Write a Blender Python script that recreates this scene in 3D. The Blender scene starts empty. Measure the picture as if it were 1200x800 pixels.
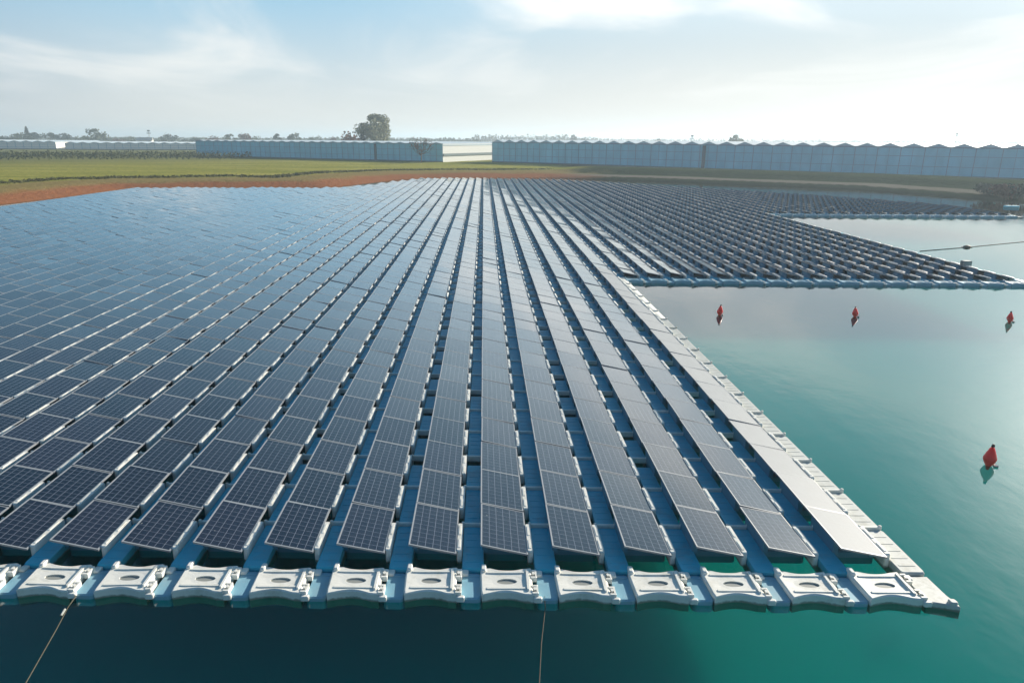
import bpy, math, random
import numpy as np
from mathutils import Vector, Matrix
random.seed(7); rng = np.random.default_rng(11)
S = bpy.context.scene
COL = S.collection
RAD = math.radians

# ------------------------------------------------------------------ helpers
class MB:
    """collects vertices, faces, uvs and material slots of ONE mesh"""
    def __init__(s): s.v = []; s.f = []; s.uv = []; s.m = []
    def face(s, idx, uv=None, m=0):
        s.f.append(tuple(idx)); s.uv.append(uv if uv else [(0, 0)] * len(idx)); s.m.append(m)
    def box(s, x0, x1, y0, y1, z0, z1, m=0, ch=0.0):
        if ch > 0:
            return s.prism([(x0, y0), (x1, y0), (x1, y1), (x0, y1)], z0, z1, ch, m)
        b = len(s.v)
        s.v += [(x, y, z) for z in (z0, z1) for x, y in ((x0, y0), (x1, y0), (x1, y1), (x0, y1))]
        for q in ((3, 2, 1, 0), (4, 5, 6, 7), (0, 1, 5, 4), (1, 2, 6, 5), (2, 3, 7, 6), (3, 0, 4, 7)):
            s.face([b + i for i in q], m=m)
    def prism(s, o, z0, z1, ch=0.02, m=0, cap=True):
        n = len(o); b = len(s.v)
        cx = sum(p[0] for p in o) / n; cy = sum(p[1] for p in o) / n
        def ins(p):
            dx, dy = p[0] - cx, p[1] - cy; l = math.hypot(dx, dy) or 1
            return (p[0] - dx / l * ch * 1.3, p[1] - dy / l * ch * 1.3)
        s.v += [(x, y, z0) for x, y in o] + [(x, y, z1 - ch) for x, y in o] + [(*ins(p), z1) for p in o]
        for i in range(n):
            j = (i + 1) % n
            s.face((b + i, b + j, b + n + j, b + n + i), m=m)
            s.face((b + n + i, b + n + j, b + 2 * n + j, b + 2 * n + i), m=m)
        if cap: s.face([b + 2 * n + i for i in range(n)], m=m)
        return b + 2 * n
    def tube(s, pts, r, n=8, m=0, r2=None):
        b = len(s.v); k = len(pts)
        for i, p in enumerate(pts):
            p = Vector(p); a = Vector(pts[max(0, i - 1)]); c = Vector(pts[min(k - 1, i + 1)])
            t = (c - a).normalized(); u = t.orthogonal().normalized(); w = t.cross(u)
            rr = r if r2 is None else r + (r2 - r) * i / (k - 1)
            for j in range(n):
                q = p + (u * math.cos(2 * math.pi * j / n) + w * math.sin(2 * math.pi * j / n)) * rr
                s.v.append(tuple(q))
        for i in range(k - 1):
            for j in range(n):
                s.face((b + i * n + j, b + i * n + (j + 1) % n, b + (i + 1) * n + (j + 1) % n, b + (i + 1) * n + j), m=m)
        s.face([b + j for j in reversed(range(n))], m=m); s.face([b + (k - 1) * n + j for j in range(n)], m=m)
    def lathe(s, prof, n=16, cx=0, cy=0, m=0):
        b = len(s.v); k = len(prof)
        for r, z in prof:
            for j in range(n):
                a = 2 * math.pi * j / n; s.v.append((cx + r * math.cos(a), cy + r * math.sin(a), z))
        for i in range(k - 1):
            for j in range(n):
                s.face((b + i * n + j, b + i * n + (j + 1) % n, b + (i + 1) * n + (j + 1) % n, b + (i + 1) * n + j), m=m)
        s.face([b + j for j in reversed(range(n))], m=m); s.face([b + (k - 1) * n + j for j in range(n)], m=m)
    def shear(s, k):
        s.v = [(x, y + k * x, z) for x, y, z in s.v]; return s
    def mesh(s, name, mats):
        me = bpy.data.meshes.new(name); me.from_pydata(s.v, [], s.f)
        for mt in (mats if isinstance(mats, (list, tuple)) else [mats]): me.materials.append(mt)
        ul = me.uv_layers.new(name='UVMap')
        ul.data.foreach_set('uv', np.array([c for u in s.uv for c in u], 'f').ravel())
        me.polygons.foreach_set('material_index', np.array(s.m, 'i')); me.update()
        return me
    def build(s, name, mats, parent=None, smooth=False):
        me = s.mesh(name, mats)
        if smooth: me.polygons.foreach_set('use_smooth', [True] * len(me.polygons))
        return link(bpy.data.objects.new(name, me), parent)
def link(o, parent=None):
    COL.objects.link(o)
    if parent: o.parent = parent
    return o
def empty(name, loc, rot=(0, 0, 0)):
    o = bpy.data.objects.new(name, None); o.empty_display_size = .2
    o.location = loc; o.rotation_euler = rot; return link(o)
def tag(o, label, cat, group=None, kind=None):
    o['label'] = label; o['category'] = cat
    if group: o['group'] = group
    if kind: o['kind'] = kind
    return o
def replicate(name, protos, places, mats):
    """protos: list of MB; places: list of (proto_index, 4x4 np matrix) -> ONE mesh object"""
    V = []; L = []; LS = []; UV = []; M = []; vo = 0
    cache = []
    for p in protos:
        v = np.array(p.v, 'f'); lens = np.array([len(f) for f in p.f], 'i')
        li = np.array([i for f in p.f for i in f], 'i'); uv = np.array([c for u in p.uv for c in u], 'f').reshape(-1, 2)
        cache.append((v, lens, li, uv, np.array(p.m, 'i')))
    for pi, mt in places:
        v, lens, li, uv, mi = cache[pi]
        V.append(v @ mt[:3, :3].T + mt[:3, 3]); L.append(li + vo); LS.append(lens); UV.append(uv); M.append(mi); vo += len(v)
    V = np.concatenate(V); L = np.concatenate(L); LS = np.concatenate(LS); UV = np.concatenate(UV); M = np.concatenate(M)
    me = bpy.data.meshes.new(name)
    me.vertices.add(len(V)); me.vertices.foreach_set('co', V.astype('f').ravel())
    me.loops.add(len(L)); me.loops.foreach_set('vertex_index', L.astype('i'))
    me.polygons.add(len(LS)); st = np.concatenate([[0], np.cumsum(LS)[:-1]]).astype('i')
    me.polygons.foreach_set('loop_start', st)
    me.polygons.foreach_set('material_index', M.astype('i'))
    for mt in mats: me.materials.append(mt)
    me.update(calc_edges=True)
    ul = me.uv_layers.new(name='UVMap'); ul.data.foreach_set('uv', UV.astype('f').ravel())
    me.validate()
    return link(bpy.data.objects.new(name, me))
def npm(loc, rot=(0, 0, 0)):
    from mathutils import Euler
    m = Matrix.Translation(loc) @ Euler(rot).to_matrix().to_4x4()
    return np.array(m)

# ------------------------------------------------------------------ materials
def mat(name):
    m = bpy.data.materials.new(name); m.use_nodes = True
    nt = m.node_tree; nt.nodes.clear()
    out = nt.nodes.new('ShaderNodeOutputMaterial'); return m, nt, out
class NT:
    def __init__(s, nt): s.nt = nt
    def n(s, t, **k):
        nd = s.nt.nodes.new('ShaderNode' + t)
        for a, b in k.items(): setattr(nd, a, b)
        return nd
    def put(s, sock, v):
        if hasattr(v, 'is_linked') or isinstance(v, bpy.types.NodeSocket): s.nt.links.new(v, sock)
        elif isinstance(v, (tuple, list)) and len(v) == 3 and sock.type == 'RGBA': sock.default_value = (*v, 1)
        else: sock.default_value = v
    def math(s, op, a, b=None, c=None, clamp=False):
        nd = s.n('Math', operation=op, use_clamp=clamp); s.put(nd.inputs[0], a)
        if b is not None: s.put(nd.inputs[1], b)
        if c is not None: s.put(nd.inputs[2], c)
        return nd.outputs[0]
    def mix(s, f, a, b):
        nd = s.n('Mix', data_type='RGBA'); s.put(nd.inputs[0], f); s.put(nd.inputs[6], a); s.put(nd.inputs[7], b); return nd.outputs[2]
    def noise(s, vec, scale, detail=3, rough=.5, dist=0):
        nd = s.n('TexNoise'); nd.inputs['Scale'].default_value = scale; nd.inputs['Detail'].default_value = detail
        nd.inputs['Roughness'].default_value = rough; nd.inputs['Distortion'].default_value = dist
        if vec is not None: s.nt.links.new(vec, nd.inputs['Vector'])
        return nd.outputs[0]
    def ramp(s, f, stops, interp='LINEAR'):
        nd = s.n('ValToRGB'); cr = nd.color_ramp; cr.interpolation = interp
        while len(cr.elements) < len(stops): cr.elements.new(.5)
        for e, (p, c) in zip(cr.elements, stops):
            e.position = p; e.color = (*c, 1) if isinstance(c, tuple) else (c, c, c, 1)
        s.put(nd.inputs[0], f); return nd.outputs[0]
    def smooth(s, v, a, b):
        nd = s.n('MapRange', interpolation_type='SMOOTHSTEP'); s.put(nd.inputs[0], v)
        nd.inputs[1].default_value = a; nd.inputs[2].default_value = b; return nd.outputs[0]
    def bump(s, h, strength, dist):
        nd = s.n('Bump'); nd.inputs['Strength'].default_value = strength; nd.inputs['Distance'].default_value = dist
        s.put(nd.inputs['Height'], h); return nd.outputs[0]
    def principled(s, out, **k):
        p = s.n('BsdfPrincipled')
        for a, b in k.items(): s.put(p.inputs[a.replace('_', ' ')], b)
        s.nt.links.new(p.outputs[0], out.inputs[0]); return p

def simple(name, col, rough=.6, var=.15, scale=3., bump=0., dirt=None, metallic=0., spec=.5, dscale=1.2, algae=False):
    m, nt, out = mat(name); g = NT(nt)
    pos = g.n('NewGeometry').outputs['Position']
    ns = g.noise(pos, scale, 4)
    c = g.mix(ns, tuple(x * (1 - var) for x in col), tuple(min(1, x * (1 + var)) for x in col))
    if dirt:
        d = g.ramp(g.noise(pos, dscale, 6, .7), [(.5, 0.), (.72, 1.)])
        c = g.mix(g.math('MULTIPLY', d, .6), c, dirt)
    if algae:
        sz = g.n('SeparateXYZ'); nt.links.new(pos, sz.inputs[0])
        lv_ = g.math('ADD', sz.outputs[2], g.math('MULTIPLY_ADD', g.noise(pos, 9, 3, .6), -.09, .045))
        c = g.mix(g.math('MULTIPLY', g.smooth(lv_, .065, .015), .75), c, (.07, .085, .04))
        sp_ = g.ramp(g.noise(pos, 38, 2, .5), [(.70, 0.), (.74, 1.)])
        c = g.mix(g.math('MULTIPLY', sp_, .55), c, (.22, .20, .15))
    k = dict(Base_Color=c, Roughness=rough, Metallic=metallic)
    p = g.principled(out, **k); p.inputs['Specular IOR Level'].default_value = spec
    if bump: nt.links.new(g.bump(g.noise(pos, scale * 12, 3), bump, .01), p.inputs['Normal'])
    return m

M = {}
M['float_white'] = simple('float_white_plastic', (.76, .75, .69), .48, .05, 2.2, .12, dirt=(.47, .45, .36), dscale=2.6, algae=True)
M['float_blue'] = simple('float_blue_grey_plastic', (.05, .44, .58), .5, .1, 1.6, .12, dirt=(.12, .26, .32), dscale=2., algae=True)  # pale plastic tinted blue, shade between the columns put into the colour
M['float_outer'] = simple('float_worn_plastic', (.50, .52, .49), .6, .12, 3, .15, dirt=(.27, .27, .21), dscale=3.5, algae=True)
M['float_mid'] = simple('float_pale_blue_plastic', (.20, .40, .50), .5, .1, 2, .1, dirt=(.30, .36, .36))  # white plastic with the bluish shade of the front edges put into its colour
M['float_dark'] = simple('float_dark_plastic', (.07, .21, .29), .55, .1)
M['float_grey'] = simple('float_slot_grey', (.27, .28, .26), .6, .1)
M['steel'] = simple('galvanised_steel', (.5, .5, .5), .4, .1, metallic=.7)
M['frame'] = simple('anodised_frame', (.27, .29, .31), .45, .08, 6, metallic=.1)
M['back'] = simple('panel_backsheet', (.02, .022, .025), .5, .05)
M['rope'] = simple('mooring_rope', (.07, .07, .05), .9, .3, 20)
M['red'] = simple('buoy_red', (.95, .045, .02), .35, .1, 8)
M['red'].node_tree.nodes['Principled BSDF'].inputs['Subsurface Weight'].default_value = .6; M['red'].node_tree.nodes['Principled BSDF'].inputs['Subsurface Scale'].default_value = .15; M['red'].node_tree.nodes['Principled BSDF'].inputs['Subsurface Radius'].default_value = (1, .2, .1)
M['black'] = simple('black_rubber', (.012, .012, .012), .5, .1)
M['rust'] = simple('brown_plastic', (.11, .07, .04), .6, .2)

def panel_mat(name, dust):
    m, nt, out = mat(name); g = NT(nt)
    uv = g.n('UVMap').outputs[0]; sx = g.n('SeparateXYZ'); nt.links.new(uv, sx.inputs[0])
    def line(c, n, w):
        fr = g.math('FRACT', g.math('MULTIPLY', c, n)); d = g.math('ABSOLUTE', g.math('SUBTRACT', fr, .5))
        return g.math('GREATER_THAN', d, .5 - w)
    lu = line(sx.outputs[0], 6, .030); lv = line(sx.outputs[1], 10, .020); gl = g.math('MAXIMUM', lu, lv)
    bb = line(g.math('ADD', sx.outputs[0], 1 / 36.), 18, .03)
    pos = g.n('NewGeometry').outputs['Position']
    ps_ = g.n('SeparateXYZ'); nt.links.new(pos, ps_.inputs[0])
    ix = g.math('FLOOR', g.math('DIVIDE', g.math('ADD', ps_.outputs[0], -.385 + 1.463 * 100.5), 1.463))
    iy = g.math('FLOOR', g.math('DIVIDE', g.math('ADD', g.math('MULTIPLY_ADD', ps_.outputs[0], .045, ps_.outputs[1]), -12.137), 1.67))
    cc = g.n('CombineXYZ'); g.put(cc.inputs[0], ix); g.put(cc.inputs[1], iy)
    wn = g.n('TexWhiteNoise'); nt.links.new(cc.outputs[0], wn.inputs['Vector']); oi = wn.outputs['Value']
    cell = g.mix(oi, (.002, .003, .009), (.008, .007, .017))
    c = g.mix(g.math('MULTIPLY', bb, .25), cell, (.09, .095, .12))
    c = g.mix(g.math('MULTIPLY', gl, .9), c, (.19, .20, .24))
    dn = g.noise(pos, 3.2, 5, .65)
    df = g.math('MULTIPLY_ADD', dn, .06 if dust < .1 else .25, dust)
    c = g.mix(df, c, (.40, .425, .435) if dust > .1 else (.10, .105, .12))
    vo = g.n('TexVoronoi'); vo.inputs['Scale'].default_value = 1.7; nt.links.new(pos, vo.inputs['Vector'])
    drop = g.math('LESS_THAN', g.math('ADD', vo.outputs['Distance'], g.math('MULTIPLY', g.noise(pos, 25, 2), .03)), .036)
    c = g.mix(g.math('MULTIPLY', drop, .7), c, (.5, .5, .46))
    rg_ = g.math('MULTIPLY_ADD', dn, .10, g.math('MULTIPLY_ADD', oi, .07, .06 + dust * .65))
    p = g.principled(out, Base_Color=c, Roughness=rg_)
    p.inputs['IOR'].default_value = 1.5; p.inputs['Specular IOR Level'].default_value = .5 if dust < .1 else .14; p.inputs['Coat Weight'].default_value = 1. if dust < .1 else 0.; p.inputs['Coat Roughness'].default_value = .06
    return m
M['cells'] = panel_mat('solar_cells_under_glass', .0)
M['cells_dusty'] = panel_mat('dusty_solar_cells', .72)

# ------------------------------------------------------------------ camera
FPX, PITCH, HC = 800., 16.5, 8.4
yaw = math.atan((600 - 565) / (FPX / math.cos(RAD(PITCH)))); roll = RAD(.45)
cam = bpy.data.cameras.new('camera'); camo = link(bpy.data.objects.new('camera', cam))
cam.sensor_width = 36; cam.lens = 36 * FPX / 1200; cam.clip_end = 20000; cam.clip_start = .1
F = Vector((math.sin(yaw) * math.cos(RAD(PITCH)), math.cos(yaw) * math.cos(RAD(PITCH)), -math.sin(RAD(PITCH))))
R0 = Vector((math.cos(yaw), -math.sin(yaw), 0)); U0 = R0.cross(F)
R_ = R0 * math.cos(roll) + U0 * math.sin(roll); U_ = -R0 * math.sin(roll) + U0 * math.cos(roll)
camo.matrix_world = Matrix(((R_.x, U_.x, -F.x, 0), (R_.y, U_.y, -F.y, 0), (R_.z, U_.z, -F.z, HC), (0, 0, 0, 1)))
S.camera = camo
def pj(x, y, z):
    v = Vector((x, y, z - HC)); Z = v.dot(F)
    if Z < .5: return None
    return (600 + FPX * v.dot(R_) / Z, 400 - FPX * v.dot(U_) / Z)
def un(px, py, z):
    d = F + R_ * ((px - 600) / FPX) - U_ * ((py - 400) / FPX); t = (z - HC) / d.z
    return d.x * t, d.y * t

# ------------------------------------------------------------------ sky, sun
SUN_AZ, SUN_EL = RAD(50), RAD(20)     # azimuth from +Y towards +X
w = bpy.data.worlds.new('World'); S.world = w; w.use_nodes = True
nt = w.node_tree; nt.nodes.clear(); g = NT(nt)
wo = g.n('OutputWorld'); bg = g.n('Background'); nt.links.new(bg.outputs[0], wo.inputs[0])
sky = g.n('TexSky', sky_type='NISHITA', sun_disc=False); sky.sun_elevation = SUN_EL; sky.sun_rotation = SUN_AZ
sky.air_density = 1.3; sky.dust_density = .6; sky.ozone_density = 2.0; sky.altitude = 0
bg.inputs[1].default_value = .075
hs = g.n('HueSaturation'); hs.inputs['Saturation'].default_value = 1.4; hs.inputs['Value'].default_value = .7; nt.links.new(sky.outputs[0], hs.inputs['Color'])
tc = g.n('TexCoord').outputs['Generated']; sp = g.n('SeparateXYZ'); nt.links.new(tc, sp.inputs[0])
den = g.math('ADD', g.math('MAXIMUM', sp.outputs[2], 0.), .10)
cu = g.math('DIVIDE', sp.outputs[0], den); cv = g.math('DIVIDE', sp.outputs[1], den)
cb = g.n('CombineXYZ'); g.put(cb.inputs[0], cu); g.put(cb.inputs[1], cv)
mp = g.n('Mapping'); nt.links.new(cb.outputs[0], mp.inputs[0]); mp.inputs['Rotation'].default_value = (0, 0, RAD(-35)); mp.inputs['Scale'].default_value = (.62, .34, 1)
mp.inputs['Location'].default_value = (3.1, 1.7, 0)
n1 = g.noise(mp.outputs[0], 1.15, 6, .52, .8)
cl = g.smooth(n1, .44, .74)
# pale low air, whiter towards the sun
sdv = (math.sin(SUN_AZ) * math.cos(SUN_EL), math.cos(SUN_AZ) * math.cos(SUN_EL), math.sin(SUN_EL))
dp = g.n('VectorMath', operation='DOT_PRODUCT'); nt.links.new(tc, dp.inputs[0]); dp.inputs[1].default_value = sdv; sdot = dp.outputs['Value']
zz = g.math('MAXIMUM', sp.outputs[2], 0.)
low = g.mix(g.smooth(zz, -.03, .24), (6.2, 6.1, 5.6), (2.2, 4.6, 6.4))
warm = g.mix(g.smooth(zz, .02, .24), (6.5, 6.35, 5.8), (3.6, 5.4, 6.6))
low = g.mix(g.smooth(zz, .2, .58), low, (.4, 1.3, 2.3))
warm = g.mix(g.smooth(zz, .28, .62), warm, (.8, 2.5, 4.2))
low = g.mix(g.smooth(sdot, .45, .92), low, warm)
low = g.mix(g.smooth(sdot, .35, -.35), low, (.75, 1.9, 3.4))
c1 = g.mix(g.math('SUBTRACT', 1., g.smooth(zz, .45, 1.)), hs.outputs[0], low)
fade = g.smooth(zz, .01, .10)
c2a = g.mix(g.math('MULTIPLY', cl, g.math('MULTIPLY', fade, g.math('MULTIPLY', g.smooth(zz, .46, .22), .8))), c1, (7.7, 7.7, 7.4))
band = g.math('MULTIPLY', g.math('MULTIPLY', g.smooth(zz, .11, .20), g.smooth(zz, .42, .27)), g.math('MULTIPLY', g.smooth(sdot, .45, .9), g.math('MULTIPLY_ADD', cl, .75, .25)))
c2a = g.mix(band, c2a, (10.5, 10.6, 10.4))
glow = g.math('MULTIPLY', g.math('POWER', g.math('MAXIMUM', sdot, 0.), 80.), 30.)
gc = g.n('Mix', data_type='RGBA', blend_type='ADD'); gc.inputs[0].default_value = 1.; g.put(gc.inputs[6], c2a)
gm = g.mix(1., (0, 0, 0), (1, 1, 1)); vm = g.n('VectorMath', operation='SCALE'); vm.inputs[0].default_value = (1, .95, .85); g.put(vm.inputs['Scale'], glow)
nt.links.new(vm.outputs[0], gc.inputs[7]); c2 = gc.outputs[2]
nt.links.new(c2, bg.inputs[0])
sl = bpy.data.lights.new('sun', 'SUN'); sl.energy = 4.8; sl.angle = RAD(.55); sl.color = (1, .90, .76)
so = link(bpy.data.objects.new('sun', sl))
sd = Vector((math.sin(SUN_AZ) * math.cos(SUN_EL), math.cos(SUN_AZ) * math.cos(SUN_EL), math.sin(SUN_EL)))
so.rotation_euler = sd.to_track_quat('Z', 'Y').to_euler(); so.location = sd * 300
S.view_settings.view_transform = 'Standard'; S.view_settings.look = 'None'; S.view_settings.gamma = 1
S.view_settings.exposure = 0.8
S.cycles.use_denoising = True
try: S.cycles.denoiser = 'OPENIMAGEDENOISE'
except Exception: pass
S.cycles.max_bounces = 8; S.cycles.transparent_max_bounces = 12; S.cycles.volume_bounces = 1
S.cycles.use_adaptive_sampling = True; S.cycles.adaptive_threshold = .015
S.cycles.sample_clamp_indirect = 6; S.cycles.caustics_reflective = False

# ------------------------------------------------------------------ terrain and lake
LAKE = [(-60.5, -90), (-60.5, 60), (-60, 88), (-58.8, 100), (-57.8, 116), (-46, 119), (-26, 122), (-18, 146), (-12, 152), (0, 155), (14, 158), (34, 150.5),
        (52, 139), (69, 127), (77, 108), (82, 100.5), (100, 92), (140, 76), (260, 50), (420, 20), (420, -90)]
LP = np.array(LAKE)
def sdist(X, Y):
    d = np.full(X.shape, 1e9); ins = np.zeros(X.shape, bool); n = len(LP)
    for i in range(n):
        ax, ay = LP[i]; bx, by = LP[(i + 1) % n]
        ex, ey = bx - ax, by - ay; t = np.clip(((X - ax) * ex + (Y - ay) * ey) / (ex * ex + ey * ey), 0, 1)
        d = np.minimum(d, np.hypot(X - ax - t * ex, Y - ay - t * ey))
        c = ((ay > Y) != (by > Y)); 
        with np.errstate(divide='ignore', invalid='ignore'):
            xi = (bx - ax) * (Y - ay) / (by - ay) + ax if by != ay else np.full(X.shape, 1e9)
        ins ^= c & (X < xi)
    return np.where(ins, -d, d)
def ss(v, a, b):
    t = np.clip((v - a) / (b - a), 0, 1); return t * t * (3 - 2 * t)
def height(X, Y, d):
    rgt = ss(X, 12, 30)
    nz = np.sin(X * .31 + Y * .17) * .5 + np.sin(X * .13 - Y * .41 + 2) * .5
    left = np.where(d < 0, d * .35, np.minimum(d * .115, 1.0))
    right = np.where(d < 0, d * .5, np.minimum(d * .5, .62) + 1.25 * ss(d, 10, 17) - .9 * ss(d, 26, 36))
    h = left * (1 - rgt) + right * rgt
    return h + np.where(d > 1, .05 * nz * np.minimum(d / 6, 1), 0)
def axis(lo, hi, step, ext):
    a = list(np.arange(lo, hi + .01, step)); s_ = step
    while a[-1] < ext: s_ *= 1.35; a.append(a[-1] + s_)
    s_ = step
    while a[0] > -ext: s_ *= 1.35; a.insert(0, a[0] - s_)
    return np.array(a)
gx = axis(-120, 150, 1.5, 7000); gy = axis(40, 200, 1.5, 7000)
X, Y = np.meshgrid(gx, gy); D = sdist(X, Y); Z = height(X, Y, D); Z = np.maximum(Z, -1.4)
nx = len(gx); keep = D > -7
idx = -np.ones(X.shape, int); idx[keep] = np.arange(keep.sum())
vs = np.stack([X[keep], Y[keep], Z[keep]], 1)
fs = []
for j in range(len(gy) - 1):
    for i in range(nx - 1):
        q = (idx[j, i], idx[j, i + 1], idx[j + 1, i + 1], idx[j + 1, i])
        if min(q) >= 0: fs.append(q)
me = bpy.data.meshes.new('ground'); me.from_pydata(vs.tolist(), [], fs); me.update()
at = me.attributes.new('shore', 'FLOAT', 'POINT'); at.data.foreach_set('value', D[keep].astype('f'))
me.polygons.foreach_set('use_smooth', [True] * len(me.polygons))
m, nt, out = mat('ground_soil_and_grass'); g = NT(nt)
pos = g.n('NewGeometry').outputs['Position']; ps = g.n('SeparateXYZ'); nt.links.new(pos, ps.inputs[0])
dd = g.n('Attribute', attribute_name='shore').outputs['Fac']
nb = g.noise(pos, .12, 4, .6); nf = g.noise(pos, .9, 5, .65)
mp = g.n('Mapping'); nt.links.new(pos, mp.inputs[0]); mp.inputs['Scale'].default_value = (.02, .16, 1); mp.inputs['Rotation'].default_value = (0, 0, RAD(-9))
st = g.noise(mp.outputs[0], 1.2, 4, .6)
dj = g.math('ADD', dd, g.math('MULTIPLY_ADD', nb, 6., -3.))
grass = g.mix(g.ramp(st, [(.35, 0.), (.65, 1.)]), (.20, .21, .035), (.36, .32, .08))
grass = g.mix(g.ramp(nf, [(.45, 0.), (.75, 1.)]), grass, (.10, .12, .035))
soil = g.mix(nf, (.22, .085, .04), (.31, .14, .065))
olive = g.mix(nf, (.18, .15, .055), (.26, .19, .08))
cL = g.mix(g.smooth(dj, 5., 8.5), soil, olive)
cL = g.mix(g.smooth(dj, 14., 19.), cL, grass)
cL = g.mix(g.math('MULTIPLY', g.smooth(dd, 1.2, .0), .7), cL, (.08, .055, .035))
sand = g.mix(nf, (.12, .11, .09), (.17, .155, .12))
dgrass = g.mix(nf, (.02, .035, .018), (.05, .065, .03))
dj2 = g.math('ADD', dd, g.math('MULTIPLY_ADD', nf, 1., -.5))
cR = g.mix(g.smooth(dj2, 1.3, 2.3), (.055, .065, .03), sand)
cR = g.mix(g.smooth(dj2, 9., 10.2), cR, dgrass)
rg = g.smooth(g.math('ADD', ps.outputs[0], g.math('MULTIPLY_ADD', nb, 20., -10.)), 16., 30.)
c = g.mix(rg, cL, cR)
c = g.mix(g.smooth(dd, 60., 160.), c, g.mix(nb, (.10, .11, .04), (.17, .17, .07)))
p = g.principled(out, Base_Color=c, Roughness=1.); p.inputs['Specular IOR Level'].default_value = 0.
nt.links.new(g.bump(nf, .6, .4), p.inputs['Normal'])
me.materials.append(m)
gr = link(bpy.data.objects.new('ground', me)); gr['kind'] = 'structure'; gr['label'] = 'orange soil bank and yellow green field around the lake'

BED = 2.2
mb = MB(); mb.v = [(-75, -70, -BED), (440, -70, -BED), (440, 170, -BED), (-75, 170, -BED)]; mb.face((0, 1, 2, 3))
m, nt, out = mat('lake_bed_silt'); g = NT(nt)
pos = g.n('NewGeometry').outputs['Position']
c = g.mix(g.noise(pos, .08, 4, .6), (.006, .25, .31), (.010, .31, .37))
p = g.principled(out, Base_Color=c, Roughness=1.); p.inputs['Specular IOR Level'].default_value = 0
p.inputs['Subsurface Weight'].default_value = 1.; p.subsurface_method = 'BURLEY'; p.inputs['Subsurface Radius'].default_value = (1, 1, 1); p.inputs['Subsurface Scale'].default_value = 9.
bed = mb.build('lake_bed', m); bed['kind'] = 'structure'

mb = MB(); mb.v = [(-75, -69, 0), (439, -69, 0), (439, 169, 0), (-75, 169, 0)]; mb.face((0, 1, 2, 3))
m, nt, out = mat('lake_water'); g = NT(nt)
pos = g.n('NewGeometry').outputs['Position']
mp = g.n('Mapping'); nt.links.new(pos, mp.inputs[0]); mp.inputs['Scale'].default_value = (1, .7, 1)
h = g.math('ADD', g.noise(mp.outputs[0], 1.3, 3, .55), g.math('MULTIPLY', g.noise(mp.outputs[0], .25, 2), 1.5))
h = g.math('ADD', h, g.math('MULTIPLY', g.noise(mp.outputs[0], 7., 2, .5), g.math('MULTIPLY', g.ramp(g.noise(pos, .09, 3, .6), [(.4, 0.), (.65, 1.)]), .16)))
bp = g.bump(h, .16, .05)
vd = g.n('VectorMath', operation='DOT_PRODUCT'); nt.links.new(bp, vd.inputs[0]); nt.links.new(g.n('NewGeometry').outputs['Incoming'], vd.inputs[1])
fz = g.math('MULTIPLY_ADD', g.math('POWER', g.math('SUBTRACT', 1., g.math('ABSOLUTE', vd.outputs['Value']), clamp=True), 3.4), .985, .010)
gl = g.n('BsdfGlossy'); gl.inputs['Roughness'].default_value = .045; nt.links.new(bp, gl.inputs['Normal'])
tr = g.n('BsdfTransparent'); tr.inputs[0].default_value = (.40, .88, .74, 1)
mx = g.n('MixShader'); nt.links.new(fz, mx.inputs[0]); nt.links.new(tr.outputs[0], mx.inputs[1]); nt.links.new(gl.outputs[0], mx.inputs[2])
nt.links.new(mx.outputs[0], out.inputs[0])
wt = mb.build('lake_water', m); wt['kind'] = 'structure'

# ------------------------------------------------------------------ the floating array
CP, RP, SK = 1.463, 1.67, -.045       # column pitch, row pitch, skew of the rows
def cx(k): return .385 + CP * k
def y0(k): return 12.12 + SK * (cx(k) - .385)
def block(k):                          # (first row, far limit in y) of column k
    x = cx(k)
    j0 = 0 if k <= 5 else (18 if k <= 22 else 42)
    if x < -23.5: yf = 115.5 + (x + 58) * .10
    elif x < -14: yf = 118 + (x + 23.5) / 9.5 * 28
    elif x < 15: yf = 149.5
    else: yf = 149.5 - (x - 15) * 1.08
    if x > 50: yf = min(yf, 111.7 - (x - 50) * 1.6)
    return j0, yf
K0, K1 = -38, 42
rows = {k: [j for j in range(block(k)[0], 100) if y0(k) + RP * (j + 1) < block(k)[1]] for k in range(K0, K1 + 1)}

TILT = RAD(12)
def tl(x): return .40 - x * math.tan(TILT)      # height of the panel's top plane above the water
def panel_frame():
    mb = MB(); w_, l_, t, b = .485, 1.65, .04, .028
    o = [(-w_, 0), (w_, 0), (w_, l_), (-w_, l_)]; i = [(-w_ + b, b), (w_ - b, b), (w_ - b, l_ - b), (-w_ + b, l_ - b)]
    mb.v = [(x, y, tl(x)) for x, y in o] + [(x, y, tl(x)) for x, y in i] + [(x, y, tl(x) - t) for x, y in o] + [(x, y, tl(x) - .012) for x, y in i]
    for a in range(4):
        c_ = (a + 1) % 4
        mb.face((a, c_, 4 + c_, 4 + a)); mb.face((8 + a, 8 + c_, c_, a)); mb.face((4 + a, 4 + c_, 12 + c_, 12 + a))
    mb.face((11, 10, 9, 8), m=1)
    return mb.shear(SK)
def panel_cells(off=.003):
    mb = MB(); w_, l_, b = .485 - .028, 1.65, .028
    o = [(-w_, b), (w_, b), (w_, l_ - b), (-w_, l_ - b)]
    mb.v = [(x, y, tl(x) - off) for x, y in o]; mb.face((0, 1, 2, 3), uv=[(0, 0), (1, 0), (1, 1), (0, 1)])
    return mb.shear(SK)
def merge(a, b, moff):
    n = len(a.v); a.v += b.v
    for f, u, m_ in zip(b.f, b.uv, b.m): a.face([i + n for i in f], u, m_ + moff)
    return a
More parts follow.
